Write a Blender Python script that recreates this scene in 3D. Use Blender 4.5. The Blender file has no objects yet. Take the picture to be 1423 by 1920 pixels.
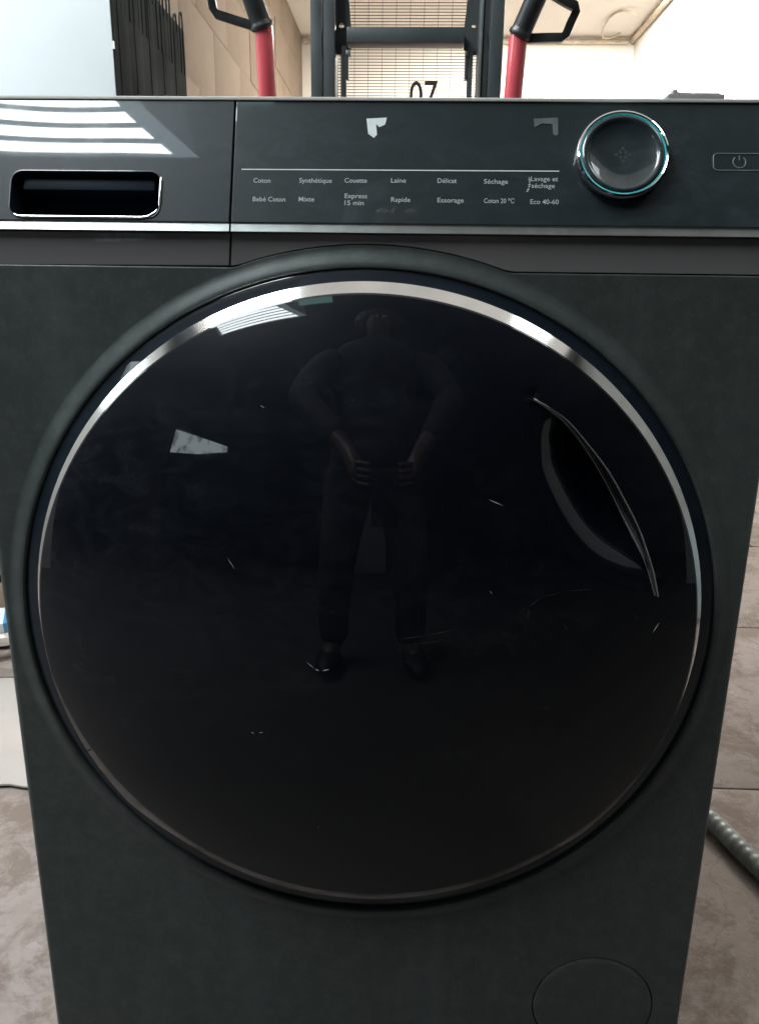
import bpy, bmesh, math, random
from mathutils import Vector, Matrix
from mathutils.geometry import tessellate_polygon
random.seed(7)
sc = bpy.context.scene
C = sc.collection
PI = math.pi

# ------------------------------------------------------------------ camera
def cam_axes(yaw, pitch, roll):
    f = Vector((-math.sin(yaw)*math.cos(pitch), math.cos(yaw)*math.cos(pitch), -math.sin(pitch)))
    r = Vector((math.cos(yaw), math.sin(yaw), 0)); u = r.cross(f)
    c, s = math.cos(roll), math.sin(roll)
    return c*r+s*u, -s*r+c*u, f
cd = bpy.data.cameras.new('camera'); cam = bpy.data.objects.new('camera', cd); C.objects.link(cam)
r_, u_, f_ = cam_axes(.0343, .2723, .0137)
M = Matrix(((r_.x, u_.x, -f_.x, .0301), (r_.y, u_.y, -f_.y, -.5722), (r_.z, u_.z, -f_.z, .7200), (0, 0, 0, 1)))
cam.matrix_world = M
cd.sensor_fit = 'HORIZONTAL'; cd.sensor_width = 36; cd.lens = 36*1436/1423
cd.clip_start = .01; cd.clip_end = 200
sc.camera = cam
# ------------------------------------------------------------------ world, exposure
w = bpy.data.worlds.new('World'); sc.world = w; w.use_nodes = True
bg = w.node_tree.nodes['Background']; bg.inputs[0].default_value = (.78, .86, 1, 1); bg.inputs[1].default_value = .35
sc.view_settings.view_transform = 'Standard'; sc.view_settings.look = 'None'
sc.view_settings.exposure = 0; sc.view_settings.gamma = 1; sc.view_settings.use_curve_mapping = False
sc.render.engine = 'CYCLES'
sc.cycles.max_bounces = 8; sc.cycles.diffuse_bounces = 5; sc.cycles.glossy_bounces = 4
sc.cycles.use_denoising = True
sc.cycles.sample_clamp_indirect = 4

# strength of each bright opening (radiance)
L_FAR = 27.0      # ribbed roof light, upper left behind the camera
L_BACK = 85.0     # unseen roof light added to whiten the back room walls
L_NEAR = 18.0     # small roof lights over the machine
L_SIDE = 14.0
L_GABLE = 5.0

# ------------------------------------------------------------------ materials
def nt(name):
    m = bpy.data.materials.new(name); m.use_nodes = True
    t = m.node_tree; b = t.nodes['Principled BSDF']
    return m, t, b
def setv(b, k, v):
    b.inputs[k].default_value = v if not isinstance(v, tuple) or len(v) == 4 else (*v, 1)
def noise(t, scale, detail=4, rough=.6, vec=None, dist=0):
    n = t.nodes.new('ShaderNodeTexNoise'); n.inputs['Scale'].default_value = scale
    n.inputs['Detail'].default_value = detail; n.inputs['Roughness'].default_value = rough
    n.inputs['Distortion'].default_value = dist
    if vec is not None: t.links.new(vec, n.inputs['Vector'])
    return n.outputs['Fac']
def objco(t, sc3=None):
    c = t.nodes.new('ShaderNodeTexCoord').outputs['Object']
    if sc3:
        mp = t.nodes.new('ShaderNodeMapping'); t.links.new(c, mp.inputs['Vector']); mp.inputs['Scale'].default_value = sc3
        return mp.outputs['Vector']
    return c
def geoco(t, sc3=None):
    c = t.nodes.new('ShaderNodeNewGeometry').outputs['Position']
    if sc3:
        mp = t.nodes.new('ShaderNodeMapping'); t.links.new(c, mp.inputs['Vector']); mp.inputs['Scale'].default_value = sc3
        return mp.outputs['Vector']
    return c
def ramp(t, fac, stops):
    r = t.nodes.new('ShaderNodeValToRGB'); t.links.new(fac, r.inputs[0])
    e = r.color_ramp.elements
    while len(e) < len(stops): e.new(.5)
    for i, (p, c) in enumerate(stops):
        e[i].position = p; e[i].color = (*c, 1) if isinstance(c, tuple) else (c, c, c, 1)
    return r.outputs[0]
def bump(t, b, h, strength=.2, dist=.002, key='Normal'):
    n = t.nodes.new('ShaderNodeBump'); n.inputs['Strength'].default_value = strength
    n.inputs['Distance'].default_value = dist; t.links.new(h, n.inputs['Height'])
    t.links.new(n.outputs[0], b.inputs[key])
def mixc(t, fac, a, c):
    m = t.nodes.new('ShaderNodeMix'); m.data_type = 'RGBA'
    if hasattr(fac, 'links'): t.links.new(fac, m.inputs[0])
    else: m.inputs[0].default_value = fac
    for s, v in ((6, a), (7, c)):
        if hasattr(v, 'links'): t.links.new(v, m.inputs[s])
        else: m.inputs[s].default_value = (*v, 1)
    return m.outputs[2]
def plain(name, col, rough=.5, metal=0, spec=.5, var=0, scale=8, bmp=0, coat=0, coat_r=.05):
    m, t, b = nt(name)
    setv(b, 'Base Color', col); setv(b, 'Roughness', rough); setv(b, 'Metallic', metal)
    setv(b, 'Specular IOR Level', spec); setv(b, 'Coat Weight', coat); setv(b, 'Coat Roughness', coat_r)
    if var or bmp:
        n = noise(t, scale, 5, .6, geoco(t))
        if var:
            lo = tuple(c*(1-var) for c in col); hi = tuple(min(1, c*(1+var)) for c in col)
            t.links.new(ramp(t, n, [(.3, lo), (.7, hi)]), b.inputs['Base Color'])
        if bmp: bump(t, b, n, .5, bmp)
    return m
def emit(name, col, strength):
    m = bpy.data.materials.new(name); m.use_nodes = True; t = m.node_tree; t.nodes.clear()
    e = t.nodes.new('ShaderNodeEmission'); o = t.nodes.new('ShaderNodeOutputMaterial')
    e.inputs[0].default_value = (*col, 1); e.inputs[1].default_value = strength
    t.links.new(e.outputs[0], o.inputs[0]); return m
# dusty dark paint of the cabinet
def mat_body():
    m, t, b = nt('graphite_paint')
    n1 = noise(t, 5, 6, .65, geoco(t)); n2 = noise(t, 60, 4, .7, geoco(t)); n3 = noise(t, 900, 1, .5, geoco(t))
    n4 = noise(t, 4, 4, .6, geoco(t, (6, 1, .5)))
    c = mixc(t, n1, (.050, .063, .059), (.074, .087, .082))
    c2 = mixc(t, ramp(t, n2, [(.45, 0.), (.75, .35)]), c, (.15, .16, .155))
    c3 = mixc(t, ramp(t, n4, [(.5, 0.), (.8, .3)]), c2, (.15, .165, .165))
    n6 = noise(t, 420, 2, .6, geoco(t)); c3 = mixc(t, ramp(t, n6, [(.62, 0.), (.74, .4)]), c3, (.17, .18, .175))
    n7 = noise(t, 17, 5, .7, geoco(t)); c3 = mixc(t, ramp(t, n7, [(.56, 0.), (.70, .55)]), c3, (.042, .060, .053))
    t.links.new(c3, b.inputs['Base Color'])
    t.links.new(ramp(t, n1, [(.3, .36), (.7, .50)]), b.inputs['Roughness'])
    setv(b, 'Metallic', .25); setv(b, 'Specular IOR Level', .5); setv(b, 'Coat Weight', .45); setv(b, 'Coat Roughness', .30)
    bump(t, b, n3, .08, .0004); return m
def mat_trim():
    m, t, b = nt('brown_graphite_satin')
    n1 = noise(t, 9, 5, .6, geoco(t)); n3 = noise(t, 1400, 1, .5, geoco(t))
    t.links.new(mixc(t, n1, (.21, .20, .20), (.27, .26, .258)), b.inputs['Base Color'])
    setv(b, 'Roughness', .28); setv(b, 'Metallic', .3); setv(b, 'Coat Weight', .25); setv(b, 'Coat Roughness', .12)
    bump(t, b, n3, .06, .0003); return m
def mat_gloss(name, col, dust=.35, wob=.0006, smear=True, hazec=(.06, .075, .085), spec=.8, ior=1.6, bspec=.25, cr=(.015, .06)):
    """black glass with a film of dust and wiped smears"""
    m, t, b = nt(name)
    n1 = noise(t, 7, 6, .65, geoco(t), .6); n2 = noise(t, 30, 5, .7, geoco(t, (1, 1, 1.8)), 1.2)
    n5 = noise(t, 1.9, 2, .5, geoco(t))
    sm = ramp(t, n2, [(.42, 0.), (.72, 1.)]); lg = ramp(t, n1, [(.38, 0.), (.75, 1.)])
    mul = t.nodes.new('ShaderNodeMath'); mul.operation = 'MULTIPLY'; t.links.new(sm, mul.inputs[0]); t.links.new(lg, mul.inputs[1])
    sc_ = t.nodes.new('ShaderNodeMath'); sc_.operation = 'MULTIPLY'; t.links.new(mul.outputs[0], sc_.inputs[0]); sc_.inputs[1].default_value = dust
    t.links.new(mixc(t, sc_.outputs[0], col, hazec), b.inputs['Base Color'])
    setv(b, 'Roughness', .42); setv(b, 'Specular IOR Level', bspec)
    setv(b, 'Coat Weight', 1.0); setv(b, 'Coat IOR', ior)
    t.links.new(ramp(t, n2, [(.4, cr[0]), (.9, cr[1])]), b.inputs['Coat Roughness'])
    if wob:
        bp = t.nodes.new('ShaderNodeBump'); bp.inputs['Strength'].default_value = 1; bp.inputs['Distance'].default_value = wob
        t.links.new(n5, bp.inputs['Height']); t.links.new(bp.outputs[0], b.inputs['Coat Normal'])
    return m
MB_ = mat_body(); MT = mat_trim()
MFAS = mat_gloss('glossy_fascia', (.011, .018, .021), .55, .0006, ior=1.5)
MDR = mat_gloss('glossy_drawer_front', (.010, .017, .023), .55, .0055, ior=1.55, cr=(.012, .045))
MDOME = mat_gloss('black_door_glass', (.0022, .0032, .0058), .6, .0, hazec=(.020, .023, .027), ior=1.47, bspec=.06)
MGAP = mat_gloss('navy_gloss_rim', (.006, .012, .02), .3, 0)
MCHR = plain('satin_chrome', (.78, .77, .75), .09, 1, var=.08, scale=40)
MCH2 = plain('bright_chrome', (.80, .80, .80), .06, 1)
MGRV = plain('chrome_strip', (.30, .315, .31), .34, 1, var=.15, scale=60)
MDCH = plain('dark_chrome', (.34, .35, .37), .16, 1)
MBLK = plain('matte_black_plastic', (.008, .010, .013), .45)
MPOCK = plain('pocket_plastic', (.006, .015, .026), .5, spec=.12, var=.4, scale=30)
MRIM = plain('pale_top_rim', (.85, .83, .78), .4)
MPRINT = plain('printed_grey_ink', (.36, .38, .39), .6)
MLINE = plain('printed_white_line', (.62, .64, .64), .5)
MOUT = plain('etched_outline', (.13, .14, .145), .35)
MTEAL = plain('teal_light_ring', (.035, .42, .45), .3)
MRSC = plain('white_reflection_and_scuff', (.62, .67, .68), .7, var=.08, scale=200)  # painted reflection on the fascia; also white scuffs on the glass
MGHOST = plain('faint_reflection_patch', (.075, .082, .085), .6, var=.3, scale=150)  # dim ceiling reflection laid on as a flat colour
MSCUF = plain('scuff_grey', (.30, .31, .32), .5)
MSCUD = plain('faint_scratch', (.035, .038, .042), .5)

# ------------------------------------------------------------------ mesh helpers
def tag(o, label=None, cat=None, group=None, kind=None):
    if label: o['label'] = label
    if cat: o['category'] = cat
    if group: o['group'] = group
    if kind: o['kind'] = kind
    return o
def thing(name, loc, label, cat, group=None):
    o = bpy.data.objects.new(name, None); C.objects.link(o); o.location = loc; o.empty_display_size = .1
    bpy.context.view_layer.update() if False else None
    return tag(o, label, cat, group)
LEAN = math.radians(21); YH, ZH = -.0026, .770      # the fascia leans back above this line
def lean_pt(p, a=LEAN):
    dy, dz = p[1]-YH, p[2]-ZH; c, q = math.cos(a), math.sin(a)
    return Vector((p[0], YH+dy*c+dz*q, ZH-dy*q+dz*c))
class G:
    def __init__(s): s.v = []; s.f = []
    def add(s, v, f):
        k = len(s.v); s.v += [tuple(x) for x in v]; s.f += [tuple(i+k for i in q) for q in f]; return s
    def box(s, a, b, M=None):
        x0, y0, z0 = a; x1, y1, z1 = b
        v = [(x0,y0,z0),(x1,y0,z0),(x1,y1,z0),(x0,y1,z0),(x0,y0,z1),(x1,y0,z1),(x1,y1,z1),(x0,y1,z1)]
        if M: v = [M @ Vector(p) for p in v]
        return s.add(v, [(0,3,2,1),(4,5,6,7),(0,1,5,4),(1,2,6,5),(2,3,7,6),(3,0,4,7)])
    def tube(s, pts, r, n=10, caps=True, closed=False, rad=None):
        pts = [Vector(p) for p in pts]; N = len(pts); rings = []; up = None
        for i, p in enumerate(pts):
            a = pts[i-1] if (i or closed) else p; b = pts[(i+1) % N] if (i < N-1 or closed) else p
            d = (b-a).normalized()
            if up is None:
                up = d.orthogonal().normalized()
            up = (up-d*up.dot(d)).normalized(); sd = d.cross(up)
            rr = rad[i] if rad else r
            rings.append([p+rr*(math.cos(2*PI*k/n)*up+math.sin(2*PI*k/n)*sd) for k in range(n)])
        v = [q for R in rings for q in R]; f = []
        for i in range(N if closed else N-1):
            j = (i+1) % N
            for k in range(n):
                f.append((i*n+k, i*n+(k+1) % n, j*n+(k+1) % n, j*n+k))
        if caps and not closed:
            f.append(tuple(reversed(range(n)))); f.append(tuple(range((N-1)*n, N*n)))
        return s.add(v, f)
    def prism(s, poly, y0, y1, hole=None):
        """polygon in (x,z), thickness along y"""
        loops = [[Vector((x, 0, z)) for x, z in poly]]
        if hole: loops.append([Vector((x, 0, z)) for x, z in hole])
        l2 = [[Vector((q.x, q.z, 0)) for q in L] for L in loops]
        tris = tessellate_polygon(l2); flat = [q for L in loops for q in L]; n = len(flat)
        v = [(q.x, y0, q.z) for q in flat]+[(q.x, y1, q.z) for q in flat]
        f = [tuple(t) for t in tris]+[tuple(i+n for i in reversed(t)) for t in tris]
        k = 0
        for L in loops:
            m = len(L)
            for i in range(m): f.append((k+i, k+(i+1) % m, n+k+(i+1) % m, n+k+i))
            k += m
        return s.add(v, f)
    def rev(s, prof, cx, cz, n=128, a0=0, a1=2*PI):
        """prof: list of (r,y) revolved round the y axis through (cx,cz)"""
        full = abs(a1-a0-2*PI) < 1e-6; m = n if full else n+1
        v = []; f = []
        for r, y in prof:
            for k in range(m):
                a = a0+(a1-a0)*k/n; v.append((cx+r*math.cos(a), y, cz+r*math.sin(a)))
        for i in range(len(prof)-1):
            for k in range(n):
                k2 = (k+1) % m
                f.append((i*m+k, i*m+k2, (i+1)*m+k2, (i+1)*m+k))
        return s.add(v, f)
    def lean(s, a=LEAN): s.v = [tuple(lean_pt(p, a)) for p in s.v]; return s
    def build(s, name, mat, parent=None, smooth=False, bevel=0, seg=2, sharp=None):
        me = bpy.data.meshes.new(name)
        off = Vector((0, 0, 0))
        q = parent
        while q is not None: off += q.location; q = q.parent
        me.from_pydata([tuple(Vector(p)-off) for p in s.v], [], s.f); me.materials.append(mat)
        bm = bmesh.new(); bm.from_mesh(me); bmesh.ops.recalc_face_normals(bm, faces=bm.faces)
        if bevel:
            es = [e for e in bm.edges if len(e.link_faces) == 2 and e.calc_face_angle(0) > .6]
            bmesh.ops.bevel(bm, geom=es, offset=bevel, segments=seg, affect='EDGES', profile=.6, clamp_overlap=True)
        bm.to_mesh(me); bm.free()
        if smooth or bevel:
            me.polygons.foreach_set('use_smooth', [True]*len(me.polygons))
            try: me.set_sharp_from_angle(angle=sharp or .7)
            except Exception: pass
        o = bpy.data.objects.new(name, me); C.objects.link(o); o.parent = parent
        return o
def rrect(x0, z0, x1, z1, r, n=6):
    p = []
    for cx, cz, a in ((x1-r, z1-r, 0), (x0+r, z1-r, 90), (x0+r, z0+r, 180), (x1-r, z0+r, 270)):
        for k in range(n+1):
            t = math.radians(a+90*k/n); p.append((cx+r*math.cos(t), cz+r*math.sin(t)))
    return p
def text_mesh(name, s, mat, parent, x, y, z, width=None, cap=.003, leaning=True):
    cu = bpy.data.curves.new(name, 'FONT'); cu.body = s; cu.size = cap/.70; cu.offset = cap*.010 if leaning else cap*.006; cu.resolution_u = 3
    ob = bpy.data.objects.new(name, cu); C.objects.link(ob)
    dg = bpy.context.evaluated_depsgraph_get(); me = bpy.data.meshes.new_from_object(ob.evaluated_get(dg))
    C.objects.unlink(ob); bpy.data.objects.remove(ob)
    vs = [v.co.copy() for v in me.vertices]; x0 = min(v.x for v in vs); x1 = max(v.x for v in vs)
    k = width/(x1-x0) if width else 1
    off = Vector((0, 0, 0)); q = parent
    while q is not None: off += q.location; q = q.parent
    for v in me.vertices:
        c = v.co; p = Vector((x+(c.x-x0)*k, y, z+c.y)); v.co = (lean_pt(p) if leaning else p)-off
    me.materials.clear(); me.materials.append(mat)
    o = bpy.data.objects.new(name, me); C.objects.link(o); o.parent = parent; return o

# ================================================================== WASHING MACHINE
WM = thing('washing_machine', (0, .23, 0), 'graphite front loading washer dryer with a huge round black glass door, filling the picture', 'washing machine')
CX, CZ = 0.0, .4645
HW = .2975
# cabinet: front plate with round lip + rounded vertical edges + sides
g = G(); N = 384
prof = [(.2752, .006), (.2756, .001), (.2760, -.0026), (.2766, -.0044), (.2775, -.0051), (.2788, -.0051), (.2805, -.0046), (.2828, -.0037), (.2852, -.0027), (.2876, -.0018), (.2896, -.0013), (.2908, -.0012), (.2911, -.0012)]
def rectpt(a, x1, z0, z1):
    c, s = math.cos(a), math.sin(a); t = 9
    if c > 1e-9: t = min(t, x1/c)
    if c < -1e-9: t = min(t, -x1/c)
    if s > 1e-9: t = min(t, (z1-CZ)/s)
    if s < -1e-9: t = min(t, (z0-CZ)/s)
    return c*t, CZ+s*t
angs = [2*PI*k/N for k in range(N)]
ZS = .165                       # the plate below this height is a second sheet with the filter cover opening
for cx_, cz_ in ((.2925, .7385), (-.2925, .7400), (-.2925, ZS), (.2925, ZS)):
    a = math.atan2(cz_-CZ, cx_) % (2*PI); k = min(range(N), key=lambda i: abs(angs[i]-a)); angs[k] = a
v = []
for r, y in prof: v += [(r*math.cos(a), y, CZ+r*math.sin(a)) for a in angs]
def plate_edge(a, inset=0):
    c, q = math.cos(a), math.sin(a); t = .2925/abs(c) if abs(c) > 1e-9 else 9
    if q < 0: t = min(t, (CZ-ZS)/-q)
    else:
        zt = (.7400 if c < 0 else .7385)-inset
        t = max(min(t, (zt-CZ)/max(q, 1e-9)), .29165-inset*.25)
        if t == .29165-inset*.25: return c*t, CZ+q*t
    return c*t, CZ+q*t
for ins, y in ((.0018, -.0012), (.0012, -.0012), (.0005, -.0011), (0, -.0006), (0, .006)):
    for a in angs:
        x, z = plate_edge(a, ins if math.sin(a) > 0 else 0)
        v.append((x, y if (math.sin(a) > 0 and abs(x) < .2924) else -.0012+(0 if y < 0 else .0), z))
f = []
for i in range(len(prof)+4):
    for k in range(N):
        if i >= len(prof) and math.sin(angs[k]+.004) <= 0: continue
        f.append((i*N+k, i*N+(k+1) % N, (i+1)*N+(k+1) % N, (i+1)*N+k))
g.add(v, f)
FX, FZ, FR = .2149, .087, .0548
hole = [(FX+(FR+.0008)*math.cos(2*PI*k/96), FZ+(FR+.0008)*math.sin(2*PI*k/96)) for k in range(96)]
outer = [(-.2925, .012), (.2925, .012), (.2925, ZS), (-.2925, ZS)]
tr = tessellate_polygon([[Vector((*q, 0)) for q in outer], [Vector((*q, 0)) for q in hole]])
g.add([(x, -.0012, z) for x, z in outer+hole], [tuple(t) for t in tr])
g.rev([(FR+.0008, -.0012), (FR+.0006, .0003), (FR+.0006, .010)], FX, FZ, 96)
for s in (-1, 1):
    pr = [(s*.2925, -.0012)]+[(s*(.2925+.005*math.sin(t*PI/12)), .0038-.005*math.cos(t*PI/12)) for t in range(1, 7)]+[(s*HW, .46), (0, .46)]
    v = [(x, y, z) for z in (.012, .768) for x, y in pr]+[(x, y+(.034 if y < .05 else 0), .8535) for x, y in pr]; n = len(pr)
    g.add(v, [(i, i+1, n+i+1, n+i) for i in range(n-1)]+[(n+i, n+i+1, 2*n+i+1, 2*n+i) for i in range(n-1)])
cab = g.build('cabinet', MB_, WM, smooth=True, sharp=.6)

G().rev([(.0001, -.0020), (FR-.006, -.0020), (FR-.0016, -.0019), (FR-.0004, -.0012), (FR-.0002, .006)], FX, FZ, 96).build('filter_cover', MB_, WM, smooth=True)
G().box((-.2975, .0345, .8540), (.2975, .46, .8568)).build('worktop', MBLK, WM)
G().box((-.2980, .0288, .8552), (.2980, .0344, .8575)).build('top_rim', MRIM, WM, bevel=.0005)
G().box((-.27, .02, .0), (-.22, .07, .012)).build('foot', MBLK, WM); G().box((.22, .02, .0), (.27, .07, .012)).build('foot', MBLK, WM)

# ---- control panel (right of the seam) and detergent drawer front (left of it)
SEAM = lambda z: -.0975 if z > .7636 else -.0975-(.7636-z)*.07
ZT, ZF, ZG0, ZG1, ZB = .8621, .7700, .7700, .7636, .7395
gp = .0007
arch = []
for x in [-.0985+.0985*k/14 for k in range(15)]+[.1045*k/16 for k in range(1, 17)]:
    arch.append((x, CZ+math.sqrt(max(0, .2918**2-x*x))))
def archz(x):
    z = CZ+math.sqrt(max(0, .2918**2-x*x)); zb = .7388+.0016*(1 if x < 0 else 0)
    # rounded corner where the arch meets the straight lower edge
    k = .0022; h = max(0, min(1, .5+.5*(z-zb)/k)); return zb*(1-h)+z*h+k*h*(1-h)
xs = [SEAM(ZB)+gp+(.2935-SEAM(ZB)-gp)*k/120 for k in range(121)]
low = [(x, archz(x)+.0008) for x in xs]
trim = G().prism([(SEAM(ZG1)+gp, ZG1-.0004), *low, (.2955, .7396), (.2955, ZG1-.0004)], -.0003, .0030).build('lower_trim', MT, WM, bevel=.0005, sharp=.05)
fas = G().prism([(SEAM(ZF)+gp, ZF+.0003), (.2955, ZF+.0003), (.2955, ZT), (SEAM(ZT)+gp, ZT)], -.0026, .0028).lean().build('fascia', MFAS, WM, bevel=.0006, sharp=.05)
# chrome strip: shallow hollow moulding
def hollow(x0, x1, sl=0):
    q = G(); pr = [(.001, ZG1), (-.0022, ZG1), (-.0042, ZG1+.0002), (-.0044, ZG1+.0006), (-.0042, ZG1+.0010), (-.0021, ZG0-.0012), (-.0019, ZG0-.0007), (-.0024, ZG0+.0001)]
    v = [(x0, y, z) for y, z in pr]+[(x1, y, z) for y, z in pr]; n = len(pr)
    return q.add(v, [(i, i+1, n+i+1, n+i) for i in range(n-1)])
hollow(SEAM(.767)+gp, .2955).build('chrome_strip', MGRV, WM, smooth=True)
G().box((-.110, .0031, .7390), (-.085, .0050, .7690)).build('seam_backing', MBLK, WM)
G().box((-.110, .0030, .7720), (-.085, .0060, .8600)).lean().build('seam_backing', MBLK, WM)

DX0 = -.2955
dr_tr = G().prism([(DX0, .7399), (SEAM(ZB)-gp, .7412), (SEAM(ZG1)-gp, ZG1-.0004), (DX0, ZG1-.0004)], -.0005, .0030).build('drawer_lower_trim', MT, WM, bevel=.0005, sharp=.05)
hollow(DX0, SEAM(.767)-gp).build('chrome_strip', MGRV, WM, smooth=True)
PK = (-.2562, .7726, -.1478, .8072, .0080)
front = G().prism([(DX0, ZF+.0003), (SEAM(ZF)-gp, ZF+.0003), (SEAM(ZT)-gp, ZT), (DX0, ZT)], -.0028, .0004, hole=rrect(*PK)).lean().build('drawer_front', MDR, WM, bevel=.0004, sharp=.05)
# hollow grip behind the opening
q = G(); o1 = rrect(*PK); o2 = rrect(PK[0]+.004, PK[1]+.003, PK[2]-.004, PK[3]-.001, .006); n = len(o1)
v = [(x, -.0010, z) for x, z in o1]+[(x, .020, z) for x, z in o2]
q.add(v, [(i, (i+1) % n, n+(i+1) % n, n+i) for i in range(n)]); q.add([(x, .020, z) for x, z in o2], [tuple(range(n))])
q.lean().build('grip_recess', MPOCK, front, smooth=True, sharp=.5)
G().box((PK[0]+.006, .002, .7955), (PK[2]-.006, .0185, .8052)).lean().build('grip_lip', MPOCK, front, bevel=.002)
def path_tube(pts, r, name, mat, parent, n=8, closed=False, rad=None, lean=False):
    q = G().tube(pts, r, n, closed=closed, rad=rad)
    return (q.lean() if lean else q).build(name, mat, parent, smooth=True, sharp=1.2)
rim = rrect(PK[0]+.0002, PK[1]+.0002, PK[2]-.0002, PK[3]-.0002, PK[4], 8)
path_tube([(x, -.0029, z) for x, z in rim], .0006, 'grip_rim', MGAP, front, closed=True, lean=True)
x0, z0, x1, z1, rr = PK
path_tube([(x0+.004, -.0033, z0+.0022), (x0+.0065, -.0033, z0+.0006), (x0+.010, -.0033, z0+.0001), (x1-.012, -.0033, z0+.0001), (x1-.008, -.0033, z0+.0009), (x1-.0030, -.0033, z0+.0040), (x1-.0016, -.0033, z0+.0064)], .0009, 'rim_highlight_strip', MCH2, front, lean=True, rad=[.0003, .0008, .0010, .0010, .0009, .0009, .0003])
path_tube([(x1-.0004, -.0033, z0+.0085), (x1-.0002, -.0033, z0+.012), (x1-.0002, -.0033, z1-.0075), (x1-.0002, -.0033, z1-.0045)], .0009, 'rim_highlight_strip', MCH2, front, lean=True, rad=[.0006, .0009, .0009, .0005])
G().prism([(-.1962, .7618), (-.1850, .7625), (-.1620, .7626), (-.1490, .7612), (-.1560, .7583), (-.1700, .7570), (-.1950, .7560)], -.00062, -.0004).build('painted_reflection', plain('painted_reflection', (.24, .26, .26), .5, var=.25, scale=200), dr_tr)  # pale polygon painting a roof light reflection onto the trim

# ---- printing on the fascia
YP = -.00285
def hline(x0, z0, x1, z1, t, name, mat, par, y=YP):
    d = Vector((x1-x0, 0, z1-z0)); nrm = Vector((-d.z, 0, d.x)).normalized()*t/2
    a = Vector((x0, y, z0)); b = Vector((x1, y, z1))
    return G().add([a-nrm, b-nrm, b+nrm, a+nrm], [(0, 1, 2, 3)]).lean().build(name, mat, par)
hline(-.0909, .8094, .1323, .8099, .0007, 'printed_line', MLINE, fas)
txt = [('Coton', -0.0821, 0.7996, 0.0121), ('Synth\u00e9tique', -0.0496, 0.7999, 0.0230), ('Couette', -0.0176, 0.8002, 0.0158), ('Laine', 0.0151, 0.8005, 0.0105), ('D\u00e9licat', 0.0477, 0.8006, 0.0134), ('S\u00e9chage', 0.0801, 0.8003, 0.0167), ('Lavage et', 0.1128, 0.8025, 0.0188), ('s\u00e9chage', 0.1132, 0.7975, 0.0162),
       ('Beb\u00e9 Coton', -0.0820, 0.7858, 0.0231), ('Mixte', -0.0495, 0.7861, 0.0109), ('Express', -0.0172, 0.7888, 0.0158), ('15 min', -0.0171, 0.7837, 0.0135), ('Rapide', 0.0155, 0.7864, 0.0134), ('Essorage', 0.0479, 0.7863, 0.0183), ('Coton 20 \u2103', 0.0803, 0.7862, 0.0211), ('Eco 40-60', 0.1125, 0.7858, 0.0196)]
for s_, x, z, wd in txt:
    text_mesh('printed_word', s_, MPRINT, fas, x, YP, z, wd, .0034)
for k in range(9):                                  # little dotted arc before the last programme
    a = k/8; x = .1116-.0014*a*a+.0006*math.sin(a*3); z = .8049-.0100*a; s_ = .00045+.0003*((k*5) % 3)/2
    G().box((x-s_, YP, z-s_*.6), (x+s_, YP+.0001, z+s_*.6)).lean().build('printed_dot', MPRINT, fas)
# flat pale patches standing for ceiling light mirrored in the fascia
G().prism([(-0.0034, 0.8478), (0.0109, 0.8487), (0.0099, 0.8435), (0.0058, 0.8415), (0.0035, 0.8439), (0.0043, 0.8359), (0.0022, 0.8335), (-0.002, 0.8367)], -.00292, -.00275).lean().build('reflection_patch', MRSC, fas)
G().prism([(0.1143, 0.8486), (0.1314, 0.8495), (0.1315, 0.8368), (0.1293, 0.836), (0.1278, 0.8376), (0.1277, 0.8447), (0.1199, 0.8451), (0.1151, 0.8422)], -.00288, -.00275).lean().build('faint_reflection_patch', MGHOST, fas)
# ---- programme dial
KX, KZ, KR = .1750, .8192, .0314
kn = G().rev([(KR*.985, -.0024), (KR+.0002, -.0040), (KR+.0004, -.0070), (KR, -.0086)], KX, KZ, 96).lean().build('dial', MDCH, WM, smooth=True)
G().rev([(KR+.0003, -.0070), (KR+.0006, -.0086), (KR-.0001, -.0100), (KR-.0012, -.0104), (KR-.0020, -.0098)], KX, KZ, 96).lean().build('chrome_rim', MCH2, kn, smooth=True)
G().rev([(KR-.0020, -.0098), (KR-.0031, -.0095)], KX, KZ, 96).lean().build('light_ring', MTEAL, kn, smooth=True)
G().rev([(KR-.0031, -.0095), (KR-.0042, -.0103), (KR-.0060, -.0105), (KR-.0077, -.0093), (KR-.0087, -.0086), (.012, -.0082), (.0001, -.0081)], KX, KZ, 96).lean().build('dial_face', MFAS, kn, smooth=True, sharp=3)
cr = G()
for a in range(8):
    t = a*PI/4; rr = .0045 if a % 2 == 0 else .0026
    cr.box((-.0011, -.0002, rr-.0012), (.0011, -.0001, rr+.0012), Matrix.Translation((KX, -.0081, KZ)) @ Matrix.Rotation(t, 4, 'Y'))
cr.lean().build('printed_symbol', plain('dim_symbol_ink', (.022, .028, .031), .5), kn)
# ---- power key
oo = [(.2940 if x > .29 else x, z) for x, z in rrect(.2388, .8115, .3100, .8238, .0030)]
key = path_tube([(x, -.0026, z) for x, z in oo], .00042, 'power_key', MOUT, WM, 6, closed=True, lean=True)
PX, PZ = .2566, .8177
path_tube([(PX+.0043*math.sin(t), -.0026, PZ+.0043*math.cos(t)) for t in [math.radians(40+280*k/24) for k in range(25)]], .00042, 'power_symbol', MOUT, key, 6, lean=True)
G().box((PX-.0004, -.0029, PZ+.0012), (PX+.0004, -.0027, PZ+.0048)).lean().build('power_symbol', MOUT, key)

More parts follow.
